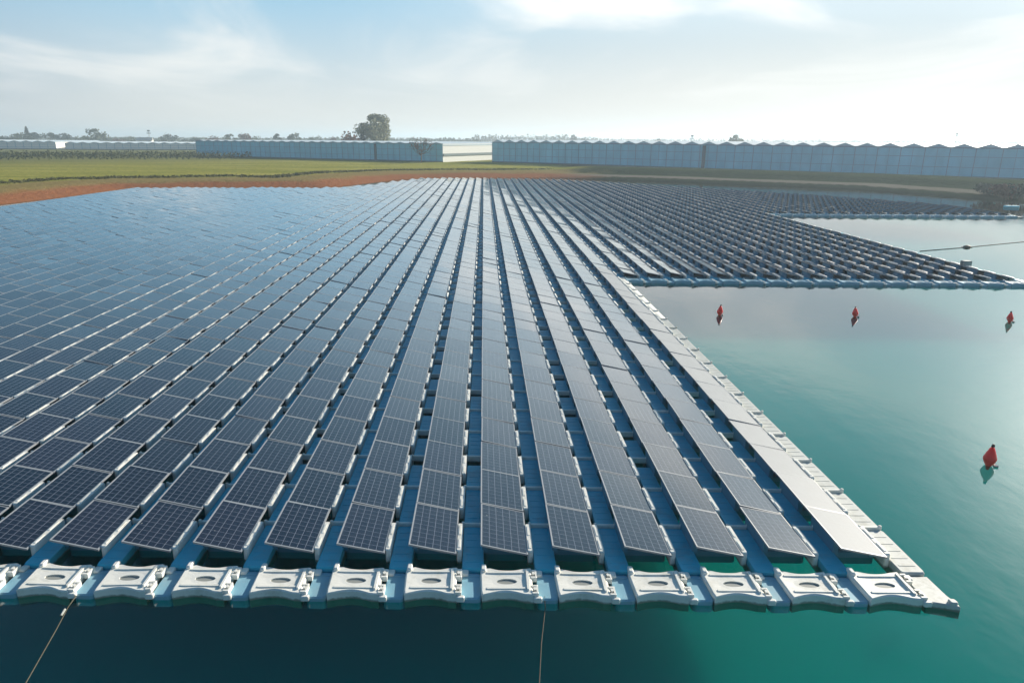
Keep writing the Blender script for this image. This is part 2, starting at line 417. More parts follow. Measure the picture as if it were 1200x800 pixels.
def rrect(x0, x1, y0_, y1, r, n=3):
    o = []
    for cx_, cy_, a0 in ((x1 - r, y0_ + r, -90), (x1 - r, y1 - r, 0), (x0 + r, y1 - r, 90), (x0 + r, y0_ + r, 180)):
        for i in range(n + 1):
            a = RAD(a0 + 90 * i / n); o.append((cx_ + r * math.cos(a), cy_ + r * math.sin(a)))
    return o
def panel_float(simple_=False):
    mb = MB()
    mb.prism(rrect(-.43, .50, .42, 1.42, .08, 1 if simple_ else 3), -.15, .15, .03)
    # walls carrying the panel's high edge
    for a, b in ((.34, 1.36),):
        mb.prism([(-.45, a), (-.34, a), (-.34, b), (-.45, b)], .10, .43, .015)
    mb.prism([(.30, .3), (.44, .3), (.44, 1.34), (.30, 1.34)], .10, .27, .015)
    if not simple_:
        for yy in (.5, .78, 1.06): mb.box(-.30, .26, yy, yy + .06, .15, .175)
    return mb.shear(SK)
def edge_rail(simple_=False):
    mb = MB()
    if simple_:
        mb.prism([(.488, .08), (.596, .08), (.596, 1.14), (.488, 1.14)], .0, .312, .02)
    else:
        mb.prism(rrect(.488, .596, .08, 1.14, .03), .0, .312, .02)
        mb.box(.515, .56, .18, .5, .310, .322, ch=.006); mb.box(.515, .56, .66, 1.02, .310, .322, ch=.006)
    return mb.shear(SK)
def walkway(length, simple_=False, wide=0.):
    mb = MB(); x0, x1 = .606, 1.045 + wide
    mb.prism(rrect(x0, x1, .02, length, .05, 1 if simple_ else 3), -.15, .17, .025)
    if not simple_:
        for i in range(5):
            yy = .25 + i * .26
            if yy + .1 < length - .1: mb.box(x0 + .07, x1 - .07, yy, yy + .03, .168, .176)
    return mb.shear(SK)
def walk_rib(wide=0., simple_=False):
    mb = MB(); x0, x1 = .56, 1.07 + wide
    mb.prism([(x0, 1.60), (x1, 1.60), (x1, 1.655), (x0, 1.655)], .08, .225, .012)
    if not simple_:
        mb.lathe([(.035, .1), (.035, .245), (.02, .255)], 10, x0 + .03, 1.63); mb.lathe([(.035, .1), (.035, .245), (.02, .255)], 10, x1 - .03, 1.63)
    return mb.shear(SK)
WS = 1.31 - RP     # y of the walkway start relative to the row's panel front (the seam lies 1.31 m up the panel)

# end float with concave front and back edges and a recessed slot
def end_outline(n=40):
    cx_, cy_ = .03, .30; pts = []
    poly = []
    for i in range(13):
        t = i / 12; poly.append((-.47 + .97 * t, .0 + .085 * math.sin(math.pi * t) - .03 * t))
    poly += [(.52, .0), (.52, .60)]
    for i in range(13):
        t = i / 12; poly.append((.50 - .95 * t, .615 - .075 * math.sin(math.pi * t) + .03 * t))
    poly += [(-.47, .62), (-.49, .5), (-.47, .12)]
    for a in range(n):
        th = 2 * math.pi * (a + .5) / n; dx, dy = math.cos(th), math.sin(th); best = None
        for i in range(len(poly)):
            ax, ay = poly[i]; bx, by = poly[(i + 1) % len(poly)]
            ex, ey = bx - ax, by - ay; dt = dx * ey - dy * ex
            if abs(dt) < 1e-9: continue
            t = ((ax - cx_) * ey - (ay - cy_) * ex) / dt; u = ((ax - cx_) * dy - (ay - cy_) * dx) / dt
            if t > 0 and -1e-6 <= u <= 1 + 1e-6 and (best is None or t < best): best = t
        pts.append((cx_ + dx * best, cy_ + dy * best, th))
    return pts, cx_, cy_
def end_float():
    mb = MB(); pts, cx_, cy_ = end_outline(); n = len(pts); zt = .19
    def sl_(th):
        dx, dy = math.cos(th), math.sin(th); r = 1 / math.sqrt((dx / .20) ** 2 + (dy / .062) ** 2) ; return (cx_ + dx * r, cy_ + dy * r)
    b = mb.prism([(x, y) for x, y, _ in pts], -.14, zt, .022, cap=False)
    def ztop(x, y): return 0
    ring = []
    sc = [sl_(t) for *_, t in pts]
    mid = len(mb.v); mb.v += [(cx_ + (x - cx_) * 1.45, cy_ + (y - cy_) * 1.9, zt - .012) for x, y in sc]
    top = len(mb.v); mb.v += [(x, y, zt - .012) for x, y in sc]
    for i in range(n):
        j = (i + 1) % n
        mb.face((b + i, b + j, mid + j, mid + i)); mb.face((mid + i, mid + j, top + j, top + i))
    bot = len(mb.v); mb.v += [(x, y, zt - .075) for x, y in sc]
    for i in range(n):
        j = (i + 1) % n; mb.face((top + i, top + j, bot + j, bot + i))
    # raised ribs along the front, the back and the left end
    for ya, yb in ((.125, .155), (.475, .50)):
        mb.box(-.36, .40, ya, yb, zt - .02, zt + .012, ch=.006)
    mb.prism(rrect(-.47, -.37, .50, .66, .03), zt - .05, zt + .05, .02)
    mb.prism(rrect(.41, .46, .08, .54, .02), zt - .03, zt + .03, .01)
    mb.v = [(x, y * 1.4, z) for x, y, z in mb.v]; return mb.shear(SK)
def end_slot():
    mb = MB(); pts, cx_, cy_ = end_outline(24); n = len(pts)
    mb.v = [(cx_ + .20 * math.cos(t), cy_ + .062 * math.sin(t), .155) for *_, t in pts]; mb.face(range(n)); mb.v = [(x, y * 1.4, z) for x, y, z in mb.v]; return mb.shear(SK)
def end_lug(a):
    mb = MB()
    for a in (a,):
        mb.box(.50, .62, a, a + .035, .1, .20, ch=.006); mb.box(.50, .62, a + .15, a + .185, .1, .20, ch=.006)
        mb.box(.585, .62, a + .035, a + .15, .1, .20); mb.lathe([(.022, .15), (.022, .206), (.03, .21), (.03, .218)], 10, .555, a + .09)
    mb.v = [(x, y * 1.4, z) for x, y, z in mb.v]; return mb.shear(SK)

ORD = ['first', 'second', 'third', 'fourth', 'fifth', 'sixth', 'seventh', 'eighth', 'ninth', 'tenth', 'eleventh', 'twelfth', 'thirteenth', 'fourteenth',
       'fifteenth', 'sixteenth', 'seventeenth', 'eighteenth', 'nineteenth', 'twentieth'] + ['twenty-' + q for q in ('first', 'second', 'third', 'fourth', 'fifth', 'sixth', 'seventh', 'eighth', 'ninth')] + \
      ['thirtieth'] + ['thirty-' + q for q in ('first', 'second', 'third', 'fourth', 'fifth', 'sixth', 'seventh', 'eighth', 'ninth')] + ['fortieth', 'forty-first', 'forty-second', 'forty-third', 'forty-fourth', 'forty-fifth']
def colname(k): return 'outermost right column' if k == 5 else ORD[5 - k] + ' column from right'

def area(pts):
    q = [pj(*p) for p in pts]
    if any(p is None for p in q): return 0
    mx_ = sum(p[0] for p in q) / len(q); my_ = sum(p[1] for p in q) / len(q)
    q = [(min(1200, max(0, a)), min(800, max(0, b))) for a, b in q]
    return abs(sum(q[i][0] * q[(i + 1) % len(q)][1] - q[(i + 1) % len(q)][0] * q[i][1] for i in range(len(q)))) / 2
cells_ = [(k, j) for k in rows for j in rows[k]]
def parea(k, j):
    x, y = cx(k), y0(k) + RP * j
    return area([(x - .485, y, .5), (x + .485, y, .3), (x + .485, y + 1.65, .3), (x - .485, y + 1.65, .5)])
ar = {c_: parea(*c_) for c_ in cells_}
near = set(sorted(cells_, key=lambda c_: -ar[c_])[:290])
jit = {c_: (rng.normal(0, .0055), rng.normal(0, .007), rng.normal(0, .006)) for c_ in cells_}
def loc(k, j, dy=0.): return (cx(k), y0(k) + RP * j + dy, jit[(k, j)][2] if (k, j) in jit else 0)

# prototypes of the individual things
fr_me = panel_frame().mesh('frame', [M['frame'], M['back']])
ce_me = panel_cells().mesh('cell_sheet', M['cells']); ced_me = panel_cells().mesh('cell_sheet', M['cells_dusty'])
ced_me2 = None
pf_me = panel_float().mesh('panel_float', M['float_dark']); er_me = edge_rail().mesh('edge_rail', M['float_white'])
def hole_type(k, j):                   # strips with water gaps between shortened walkway floats
    if k % 3 == 0 or k >= 5: return 0
    if k < 5 and j < 2 and k > -9: return 0
    return 1 if random.random() < .72 else 0
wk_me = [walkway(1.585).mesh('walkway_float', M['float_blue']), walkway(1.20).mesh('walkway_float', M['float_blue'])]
wko_me = walkway(1.585, wide=.03).mesh('walkway_float', M['float_outer'])
rib_me = walk_rib().mesh('connecting_rib', M['float_white'])
for me in (pf_me, er_me): pass
holes = {c_: hole_type(*c_) for c_ in cells_}
def obj(name, me, parent=None, loc_=(0, 0, 0)):
    o = bpy.data.objects.new(name, me); o.location = loc_; return link(o, parent)
GP, GF, GW = 'solar panels on the floating array', 'floats carrying the solar panels', 'walkway floats between the panel columns'
for k, j in sorted(near, key=lambda c_: (c_[1], -c_[0])):
    r1, r2, dz = jit[(k, j)]; L_ = loc(k, j)
    e = empty('solar_panel', L_, (r1, r2, 0))
    pl = 'front-row' if j == 0 else ORD[j] + ' from the front'
    if k == 5: lab = f'dust-whitened solar panel, {pl} in the outer right column'
    elif k == 4: lab = f'pale reflecting solar panel, {pl}, column next to the outer right one'
    else: lab = f'dark blue solar panel, {pl}, {colname(k)}'
    tag(e, lab, 'solar panel', GP)
    obj('frame', fr_me, e); obj('cell_sheet', ced_me if k == 5 else ce_me, e)
    f_ = obj('panel_float', pf_me, None, L_)
    tag(f_, f'float with pale edge rail under the {"front-row" if j == 0 else ORD[j]} panel, {colname(k)}', 'float', GF)
    obj('edge_rail', er_me, f_)
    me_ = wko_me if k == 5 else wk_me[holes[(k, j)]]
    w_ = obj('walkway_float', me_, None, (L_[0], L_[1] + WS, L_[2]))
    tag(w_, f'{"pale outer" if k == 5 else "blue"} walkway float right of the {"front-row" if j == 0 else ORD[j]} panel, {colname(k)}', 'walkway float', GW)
    obj('connecting_rib', rib_me, w_)
# the rest of the array, one mesh per kind
far = [c_ for c_ in cells_ if c_ not in near]
pp = merge(panel_frame(), panel_cells(.003), 2)
def mt_(c_, dy=0., rot=True):
    r1, r2, dz = jit[c_]; L_ = loc(*c_, dy); return npm(L_, (r1, r2, 0) if rot else (0, 0, 0))
ppd = MB(); ppd.v = list(pp.v); ppd.f = list(pp.f); ppd.uv = list(pp.uv); ppd.m = [3 if m_ == 2 else m_ for m_ in pp.m]
o = replicate('solar_panels', [pp, ppd], [(1 if c_[0] == 5 and c_[1] < 19 else 0, mt_(c_)) for c_ in far], [M['frame'], M['back'], M['cells'], M['cells_dusty']])
tag(o, 'thousands of dark solar panels in long columns running to the far shore', 'solar panels', None, 'stuff')
pfs = merge(panel_float(True), edge_rail(True), 1)
o = replicate('panel_floats', [pfs], [(0, mt_(c_, 0, False)) for c_ in far], [M['float_dark'], M['float_white']])
tag(o, 'dark floats under the thousands of farther panels', 'floats', None, 'stuff')
ws_ = [merge(walkway(1.585, True), walk_rib(0, True), 1), merge(walkway(1.20, True), walk_rib(0, True), 1), merge(walkway(1.585, True), walk_rib(0, True), 1)]
ws_[2].m = [1] * len(ws_[2].m)
# drop the walkway to the right of a column's right-hand open edge only where another block begins; kept everywhere else
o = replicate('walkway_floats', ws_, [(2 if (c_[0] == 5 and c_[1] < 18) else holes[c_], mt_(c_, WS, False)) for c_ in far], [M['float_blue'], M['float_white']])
tag(o, 'narrow blue walkway floats between the farther panel columns', 'walkway floats', None, 'stuff')

# front ends: end floats and the last walkway floats, every one an object
ef_me = end_float().mesh('end_float', M['float_white']); es_me = end_slot().mesh('slot_recess', M['float_grey']); el_me = [end_lug(a).mesh('connecting_lug', M['float_white']) for a in (.02, .36)]
wend = MB(); wend.prism(rrect(.60, 1.0, .0, .80, .09, 4), -.15, .10, .025); wend.box(.66, .94, .66, .70, .098, .11); wend.shear(SK)
wend_me = wend.mesh('end_walkway_float', M['float_mid'])
wend = MB(); wend.prism([(.60, .02), (1.02, -.10), (1.13, -.14), (1.15, -.06), (1.10, .22), (1.07, .80), (.60, .80)], -.13, .13, .02); wend.prism(rrect(.98, 1.12, -.10, .04, .04), .10, .19, .015); wend.shear(SK)
wendo_me = wend.mesh('end_walkway_float', M['float_outer'])
wlug_me = []
for a_ in ((.52, .68, -.05, .04), (.60, .74, .66, .84)):
    wlug = MB(); wlug.prism(rrect(*a_, .03), .05, .15, .015); wlug.shear(SK); wlug_me.append(wlug.mesh('corner_lug', M['float_white']))
EY = -1.17
ef_far = end_float().mesh('end_float', M['float_mid'])  # far end floats take the shade-tinted copy instead of plain white
for k in range(-11, K1 + 1):
    j0 = rows[k][0]; L_ = (cx(k), y0(k) + RP * j0 + EY, random.gauss(0, .006))
    q = pj(*L_)
    if k < 0 and q[0] < -60: continue
    if k <= 5: where = 'the ' + colname(k)
    elif k <= 22: where = f'the {ORD[k - 6]} column of the middle block'
    else: where = f'the {ORD[k - 23]} column of the far block'
    e = obj('end_float', ef_me, None, L_); e.rotation_euler = (random.gauss(0, .012), random.gauss(0, .012), random.gauss(0, .010))
    tag(e, f'{"white slotted" if k <= 5 else "small shaded"} end float closing {where}', 'end float', 'end floats along the front edges')
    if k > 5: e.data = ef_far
    obj('slot_recess', es_me, e); [obj('connecting_lug', q_, e) for q_ in el_me]
    ow = (k in (5, 22, 42))
    w_ = obj('end_walkway_float', wend_me, None, (L_[0], L_[1], L_[2]))
    tag(w_, f'short walkway float at the front right of {where}', 'walkway float', 'short walkway floats along the front edges')
    [obj('corner_lug', q_, w_) for q_ in wlug_me]
    if ow: w_.data = wendo_me

# ------------------------------------------------------------------ buoys, ropes, small floats on the water
def buoy(px, py, h, r, lab, lean):
    x, y = un(px, py, 0)
    e = empty('marker_buoy', (x, y, 0), (RAD(lean[0]), RAD(lean[1]), 0))
    b = MB(); b.lathe([(.2 * r, -.12), (.42 * r, .0), (.78 * r, .20 * h), (.97 * r, .36 * h), (r, .43 * h), (.95 * r, .52 * h), (.68 * r, .78 * h), (.38 * r, 1.04 * h), (.22 * r, 1.13 * h)], 24); b.build('float_body', M['red'], e, True)
    b = MB(); b.lathe([(.24 * r, h * 1.13), (.27 * r, h * 1.22), (.16 * r, h * 1.30), (.02, h * 1.32)], 12); b.build('top_cap', M['black'], e, True)
    b = MB(); b.tube([(r * .5, -r * .6, .02), (r * .95, -r * .75, .03), (r * 1.1, -r * .35, .02), (r * .8, 0, .03)], .035, 8); b.build('rope_loop', M['float_white'], e)
    tag(e, lab, 'buoy', 'red marker buoys on the water')
buoy(1158, 545, .46, .165, 'nearest and largest red buoy, black-capped, floating alone beside the right edge', (-6, 7))
buoy(843, 369, .42, .15, 'small red cone buoy left of the other two below the middle block', (4, 3))
buoy(1002, 371, .40, .15, 'small red cone buoy between the other two far buoys', (-3, -4))
buoy(1183, 377, .42, .15, 'small red cone buoy at the far right below the middle block', (3, -5))

def rope(pts, lab, r=.018, part=None):
    mb = MB(); mb.tube(pts, r, 7); o_ = mb.build('mooring_rope', M['rope'], None, True); tag(o_, lab, 'rope', 'mooring ropes running down into the water'); return o_
a = un(80, 711, 0); b_ = un(30, 800, 0); c_ = un(15, 830, 0)
r1 = rope([(a[0] + .05, a[1] + .2, .1), (a[0], a[1], .01), ((a[0] * 2 + b_[0]) / 3 + .01, (a[1] * 2 + b_[1]) / 3, .003), (b_[0], b_[1], .0), (c_[0], c_[1], -.01)], 'mooring rope with a pale clasp, running out at the lower left corner', .012)
t_ = MB(); t_.tube([(a[0] - .0, a[1] - .10, .03), (a[0] + .02, a[1] - .26, .01)], .024, 8); t_.build('clasp', M['float_outer'], r1)
a = un(639, 712, 0); b_ = un(632, 800, 0); c_ = un(630, 830, 0)
rope([(a[0], a[1] + .2, .1), (a[0], a[1], .01), ((a[0] + b_[0]) / 2 - .02, (a[1] + b_[1]) / 2, .003), (b_[0], b_[1], 0), (c_[0], c_[1], -.01)], 'thin mooring rope running out from the middle of the front edge', .010)

# boom line and its float on the far right water
p0 = un(1078, 294.5, 0); p1 = un(1133, 290, 0); p2 = un(1204, 283, 0); p3 = un(1300, 273, 0)
mb = MB(); mb.tube([(p0[0], p0[1], .015), (p1[0], p1[1], .015), (p2[0], p2[1], .015), (p3[0], p3[1], .015)], .032, 8)
M['line'] = simple('floating_line', (.30, .24, .20), .8, .1)
tag(mb.build('boom_line', M['line'], None, True), 'brown floating line stretched over the bright water behind the middle block', 'rope')
e = empty('line_float', (p1[0], p1[1], 0), (0, 0, .1))
mb = MB(); mb.lathe([(.02, -.18), (.16, -.12), (.2, 0), (.16, .14), (.05, .19)], 14); mb.v = [(x * 1.9, y, z) for x, y, z in mb.v]; mb.build('float_body', M['rust'], e, True)
mb = MB(); mb.tube([(-.5, 0, .04), (.5, 0, .04)], .035, 8); mb.build('rod', M['black'], e)
tag(e, 'small dark brown float on the line over the bright water', 'float')
x, y = un(1133, 312, .2)
e = empty('junction_box', (x - .1, y, .17)); mb = MB(); mb.box(-.28, .28, -.2, .2, .06, .42, ch=.03); mb.build('case', M['float_grey'], e)
mb = MB(); mb.box(-.24, -.18, -.15, .15, 0, .07); mb.box(.18, .24, -.15, .15, 0, .07); mb.build('feet', M['steel'], e)
tag(e, 'grey box on the right edge of the middle block, seen against the bright water', 'junction box')
x, y = un(1185, 243.5, 0)
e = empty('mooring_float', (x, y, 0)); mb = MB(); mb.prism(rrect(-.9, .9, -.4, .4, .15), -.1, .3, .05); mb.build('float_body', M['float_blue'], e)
mb = MB(); mb.lathe([(.05, .28), (.05, .6), (.1, .62), (.1, .7)], 10); mb.build('post', M['black'], e)
tag(e, 'dark lone float beyond the tip of the far block, near the right bank', 'float')
x, y = un(1172, 327, .1)
e = empty('jetty_float', (cx(22) + 1.15, y0(22) + 18 * RP - .4, 0)); mb = MB()
mb.prism(rrect(0, 2.2, -.25, .25, .06), -.12, .18, .02); mb.build('deck', M['float_grey'], e)
mb = MB(); mb.box(.1, .18, -.28, .28, .18, .22); mb.box(1.9, 1.98, -.28, .28, .18, .22); mb.build('cross_bar', M['float_white'], e)
tag(e, 'grey float arm sticking out right from the front corner of the middle block', 'float')

# ------------------------------------------------------------------ greenhouses
def glass_mat(name, col, rough=.25):
    m, nt, out = mat(name); g = NT(nt)
    tcn = g.n('TexCoord').outputs['Object']
    mp = g.n('Mapping'); nt.links.new(tcn, mp.inputs[0]); mp.inputs['Scale'].default_value = (.25, 1, .12)
    n_ = g.noise(mp.outputs[0], 1.5, 4, .6); n2 = g.noise(tcn, .07, 2)
    br = g.n('TexBrick'); br.offset = 0; nt.links.new(tcn, br.inputs[0])
    c = g.mix(g.math('MULTIPLY_ADD', n_, .6, g.math('MULTIPLY', n2, .5), clamp=True), tuple(a * .62 for a in col), tuple(min(1, a * 1.35) for a in col))
    p = g.principled(out, Base_Color=c, Roughness=rough); return m
M['gh_glass'] = glass_mat('greenhouse_wall_glass', (.26, .64, .74))
M['gh_roof'] = glass_mat('greenhouse_roof_glass', (.50, .56, .58), .35)
M['gh_gable'] = glass_mat('greenhouse_gable_glass', (.42, .60, .66), .3)
M['gh_frame'] = simple('greenhouse_frame', (.20, .36, .44), .7, .1)
M['gh_white'] = simple('greenhouse_whitewashed_glass', (.90, .84, .76), .5, .05)
M['white_side'] = simple('sunlit_white_wall', (.60, .61, .58), .6, .08)
M['plinth'] = simple('concrete_plinth', (.12, .17, .18), .8, .1)
def greenhouse(A, B, depth, eave, ridge, bay, base, lab, wall='gh_glass', step=2.4, door_at=None, side=False):
    A = Vector((*A, 0)); B = Vector((*B, 0)); L = (B - A).length; a = math.atan2(B.y - A.y, B.x - A.x)
    e = empty('greenhouse', (A.x, A.y, base), (0, 0, a)); tag(e, lab, 'greenhouse')
    nb_ = max(1, round(L / bay)); bay = L / nb_
    mb = MB(); h = eave
    b0 = len(mb.v); mb.v += [(0, 0, 0), (L, 0, 0), (L, 0, h), (0, 0, h), (0, depth, 0), (L, depth, 0), (L, depth, h), (0, depth, h)]
    mb.face((0, 1, 2, 3)); mb.face((5, 4, 7, 6)); mb.face((4, 0, 3, 7))
    if not side: mb.face((1, 5, 6, 2))
    for i in range(nb_):
        b0 = len(mb.v); x = i * bay; mb.v += [(x, 0, h), (x + bay, 0, h), (x + bay / 2, 0, ridge)]; mb.face((b0, b0 + 1, b0 + 2), m=1)
    mb.build('glass_wall', [M[wall], M['gh_gable'] if wall == 'gh_glass' else M[wall]], e)
    if side:
        mb = MB(); mb.box(L - .1, L, 0, depth, 0, h, ch=.02); mb.build('side_wall', M['white_side'], e)
        mb = MB(); mb.box(L + .003, L + .25, .2, depth, h * .36, h * .36 + .75); mb.build('side_band', M['plinth'], e)
        mb = MB(); mb.box(L + .003, L + .12, .05, depth, h - .5, h - .3); mb.build('side_rail', M['gh_frame'], e)
    mb = MB(); mb.box(-.1, L + .1, -.12, .0, 0, .5); mb.build('plinth', M['plinth'], e)
    mb = MB(); i = 0; x = 0
    n = int(L / step)
    for i in range(n + 1):
        x = i * L / n; w__ = .07 if (i % max(1, round(bay / (L / n)))) == 0 else .03
        mb.box(x - w__, x + w__, -.10, -.003, .5, h)
    for z in (h * .36, h * .7): mb.box(0, L, -.07, -.003, z, z + .09)
    mb.build('wall_frame', M['gh_frame'], e)
    mb = MB(); mb.box(-.1, L + .1, -.16, .05, h - .12, h + .12); mb.build('gutter', M['gh_frame'], e)
    for i in range(nb_):
        x = i * bay; mb = MB()
        mb.v = [(x, -.1, h + .02), (x + bay / 2, -.1, ridge + .05), (x + bay, -.1, h + .02), (x, depth, h + .02), (x + bay / 2, depth, ridge + .05), (x + bay, depth, h + .02)]
        mb.face((0, 1, 4, 3)); mb.face((1, 2, 5, 4)); mb.build('roof', M['gh_roof'], e)
    if door_at is not None:
        mb = MB(); mb.box(door_at, door_at + .9, -.3, -.12, 0, eave - .2); mb.build('downpipe', M['plinth'], e)
    return e
def wl(t): return (60.1 + 58.1 * t, 187.6 - 48.5 * t)
greenhouse(wl(-.985), wl(1.75), 90, 6.5, 7.3, 4.78, .8, 'long blue glass greenhouse with many small gables behind the right bank', door_at=73)
greenhouse((-113, 284), (-13.3, 230.5), 70, 5.9, 6.35, 4.8, .8, 'blue glass greenhouse left of the gap, behind the green field', door_at=86, side=True)
# far greenhouses: pale ones at the left, and those seen through the gap
x0, y_0 = un(-40, 177, 1); x1, y_1 = un(234, 178.5, 1)
greenhouse((-230, 400), (-125, 420), 60, 3.6, 4.3, 6, .8, 'low pale greenhouse at the left behind the orchard rows, right-hand one', 'gh_white', 4)
greenhouse((-345, 395), (-238, 405), 60, 4.0, 4.8, 6, .8, 'low pale greenhouse at the far left behind the orchard rows', 'gh_white', 4)
M['white_roof'] = simple('white_sheet_roof', (.92, .86, .78), .6, .06)

# ------------------------------------------------------------------ vegetation
def leaf_mat(name, a, b):
    m, nt, out = mat(name); g = NT(nt)
    pos = g.n('NewGeometry').outputs['Position']
    c = g.mix(g.ramp(g.noise(pos, .8, 3), [(.35, 0.), (.65, 1.)]), a, b)
    p = g.principled(out, Base_Color=c, Roughness=.75); p.inputs['Specular IOR Level'].default_value = .2
    return m
M['leaf_green'] = leaf_mat('leaves_green', (.07, .09, .04), (.12, .13, .06))
M['leaf_olive'] = leaf_mat('leaves_olive', (.19, .195, .11), (.29, .28, .16))
M['leaf_dark'] = leaf_mat('leaves_dark', (.025, .045, .03), (.05, .07, .04))
M['leaf_rust'] = leaf_mat('leaves_rust', (.13, .065, .045), (.20, .11, .07))
M['leaf_grass'] = leaf_mat('grass_blades', (.09, .09, .03), (.16, .15, .05))
M['bark'] = simple('bark', (.12, .09, .065), .9, .25, 4)
def leaves(mb, c, r, n, size, rnd):
    """n small leaf-clump faces spread through an ellipsoid's outer volume"""
    for _ in range(n):
        d = Vector((rnd.gauss(0, 1), rnd.gauss(0, 1), rnd.gauss(0, 1))).normalized() * (rnd.random() ** .45)
        p = Vector((c[0] + d.x * r[0], c[1] + d.y * r[1], c[2] + d.z * r[2]))
        u = Vector((rnd.gauss(0, 1), rnd.gauss(0, 1), rnd.gauss(0, 1))).normalized(); w__ = u.orthogonal().normalized()
        s_ = size * rnd.uniform(.6, 1.4); b0 = len(mb.v)
        for i in range(5):
            a = 2 * math.pi * i / 5; rr = s_ * rnd.uniform(.7, 1.1); mb.v.append(tuple(p + (u * math.cos(a) + w__ * math.sin(a)) * rr + u.cross(w__) * s_ * .2 * rnd.uniform(-1, 1)))
        mb.face(range(b0, b0 + 5))
def tree(name, x, y, h, wd, leaf, lab, n=500, kind='round', base=.9, lsize=None, seed=1, cat='tree', lobes=9):
    rnd = random.Random(seed * 131 + int(h * 10))
    e = empty(name, (x, y, base)); tag(e, lab, cat, 'trees along the skyline' if cat == 'tree' else None)
    tk = MB(); th = h * (.35 if kind == 'round' else .85)
    tk.tube([(0, 0, -.2), (.02 * h, 0, th * .5), (0, .01 * h, th)], h * .022, 8, r2=h * .012)
    cr = MB(); ls = lsize or h * .035
    if kind == 'round':
        for i in range(lobes):
            a = 2 * math.pi * i / lobes + rnd.random(); zz = rnd.uniform(.36, .88) * h; rr = rnd.uniform(.35, .72) * wd / 2 * math.sqrt(max(.05, 1 - ((zz / h - .58) / .42) ** 2))
            c = (rr * math.cos(a), rr * math.sin(a), zz); q = wd * rnd.uniform(.13, .24)
            tk.tube([(0, 0, th * .7), (c[0] * .5, c[1] * .5, (th * .8 + zz) / 2), c], h * .010, 5, r2=h * .003)
            leaves(cr, c, (q, q, q * .85), n // lobes, ls, rnd)
        leaves(cr, (0, 0, h * .88), (wd * .2, wd * .2, h * .11), n // 8, ls, rnd)
    elif kind == 'bush':
        for i in range(lobes):
            a = rnd.random() * 6.28; rr = rnd.uniform(0, .75) * wd / 2
            leaves(cr, (rr * math.cos(a), rr * math.sin(a), h * rnd.uniform(.25, .62)), (wd * .2, wd * .2, h * .33), n // lobes, ls, rnd)
    elif kind == 'cone':
        for i in range(10):
            t = i / 9; leaves(cr, (0, 0, h * (.15 + .8 * t)), (wd / 2 * (1.05 - t), wd / 2 * (1.05 - t), h * .09), int(n / 10 * (1.2 - t)) + 8, ls, rnd)
    elif kind == 'bare':
        tips = []
        for i in range(26):
            a = rnd.random() * 6.28; rr = rnd.uniform(.1, 1) * wd / 2; zz = h * (1 - .35 * (rr / (wd / 2)) ** 2) * rnd.uniform(.72, 1)
            c = Vector((rr * math.cos(a), rr * math.sin(a), zz)); st_ = Vector((0, 0, h * rnd.uniform(.25, .5)))
            md = st_ * .5 + c * .5 + Vector((c.x * .15, c.y * .15, -.05 * h)); tk.tube([st_, md, c], h * .009, 5, r2=h * .002)
            for _ in range(5):
                d_ = Vector((rnd.gauss(0, 1), rnd.gauss(0, 1), rnd.gauss(.5, .6))) * h * .07; tk.tube([md.lerp(c, rnd.random()), md.lerp(c, .8) + d_], h * .003, 4)
            leaves(cr, c, (wd * .1,) * 3, max(4, n // 26), ls, rnd)
    tk.build('trunk', M['bark'], e); cr.build('crown', M[leaf], e)
    return e
def at(px, Zd, z=0):      # world position at image column px, distance Zd ahead
    X_ = (px - 600) / (FPX / math.cos(RAD(PITCH))) * Zd
    return X_ * math.cos(yaw) + Zd * math.sin(yaw), Zd * math.cos(yaw) - X_ * math.sin(yaw)
def sky_h(px, py, Zd):    # height whose top shows at image row py, distance Zd
    hy = 163 + (px - 600) * math.tan(roll); return HC + (hy - py) / (FPX / math.cos(RAD(PITCH))) * Zd - .9
x, y = at(439, 320); tree('tree', x, y, sky_h(439, 134, 320), 18.5, 'leaf_olive', 'tall broad tree rising above the left blue greenhouse', 3800, lsize=.40, seed=4, lobes=15)
x, y = at(423, 318); tree('conifer', x, y, sky_h(423, 147, 318), 6.5, 'leaf_dark', 'dark pointed conifer against the left side of the tall broad tree', 700, 'cone', lsize=.35, seed=5)
x, y = at(409, 330); tree('bush', x, y, sky_h(409, 151, 330), 15, 'leaf_rust', 'reddish brown bush left of the dark conifer and the tall tree', 700, 'bush', lsize=.45, seed=6, cat='bush')
x, y = at(491, 222); tree('tree', x, y, sky_h(491, 160, 222), 9.5, 'leaf_rust', 'bare reddish tree standing in front of the left blue greenhouse', 160, 'bare', lsize=.16, seed=8)
x, y = at(452, 330); tree('bush', x, y, sky_h(452, 157, 330), 9, 'leaf_olive', 'low olive bush at the right foot of the tall broad tree', 400, 'bush', lsize=.4, seed=16, cat='bush')
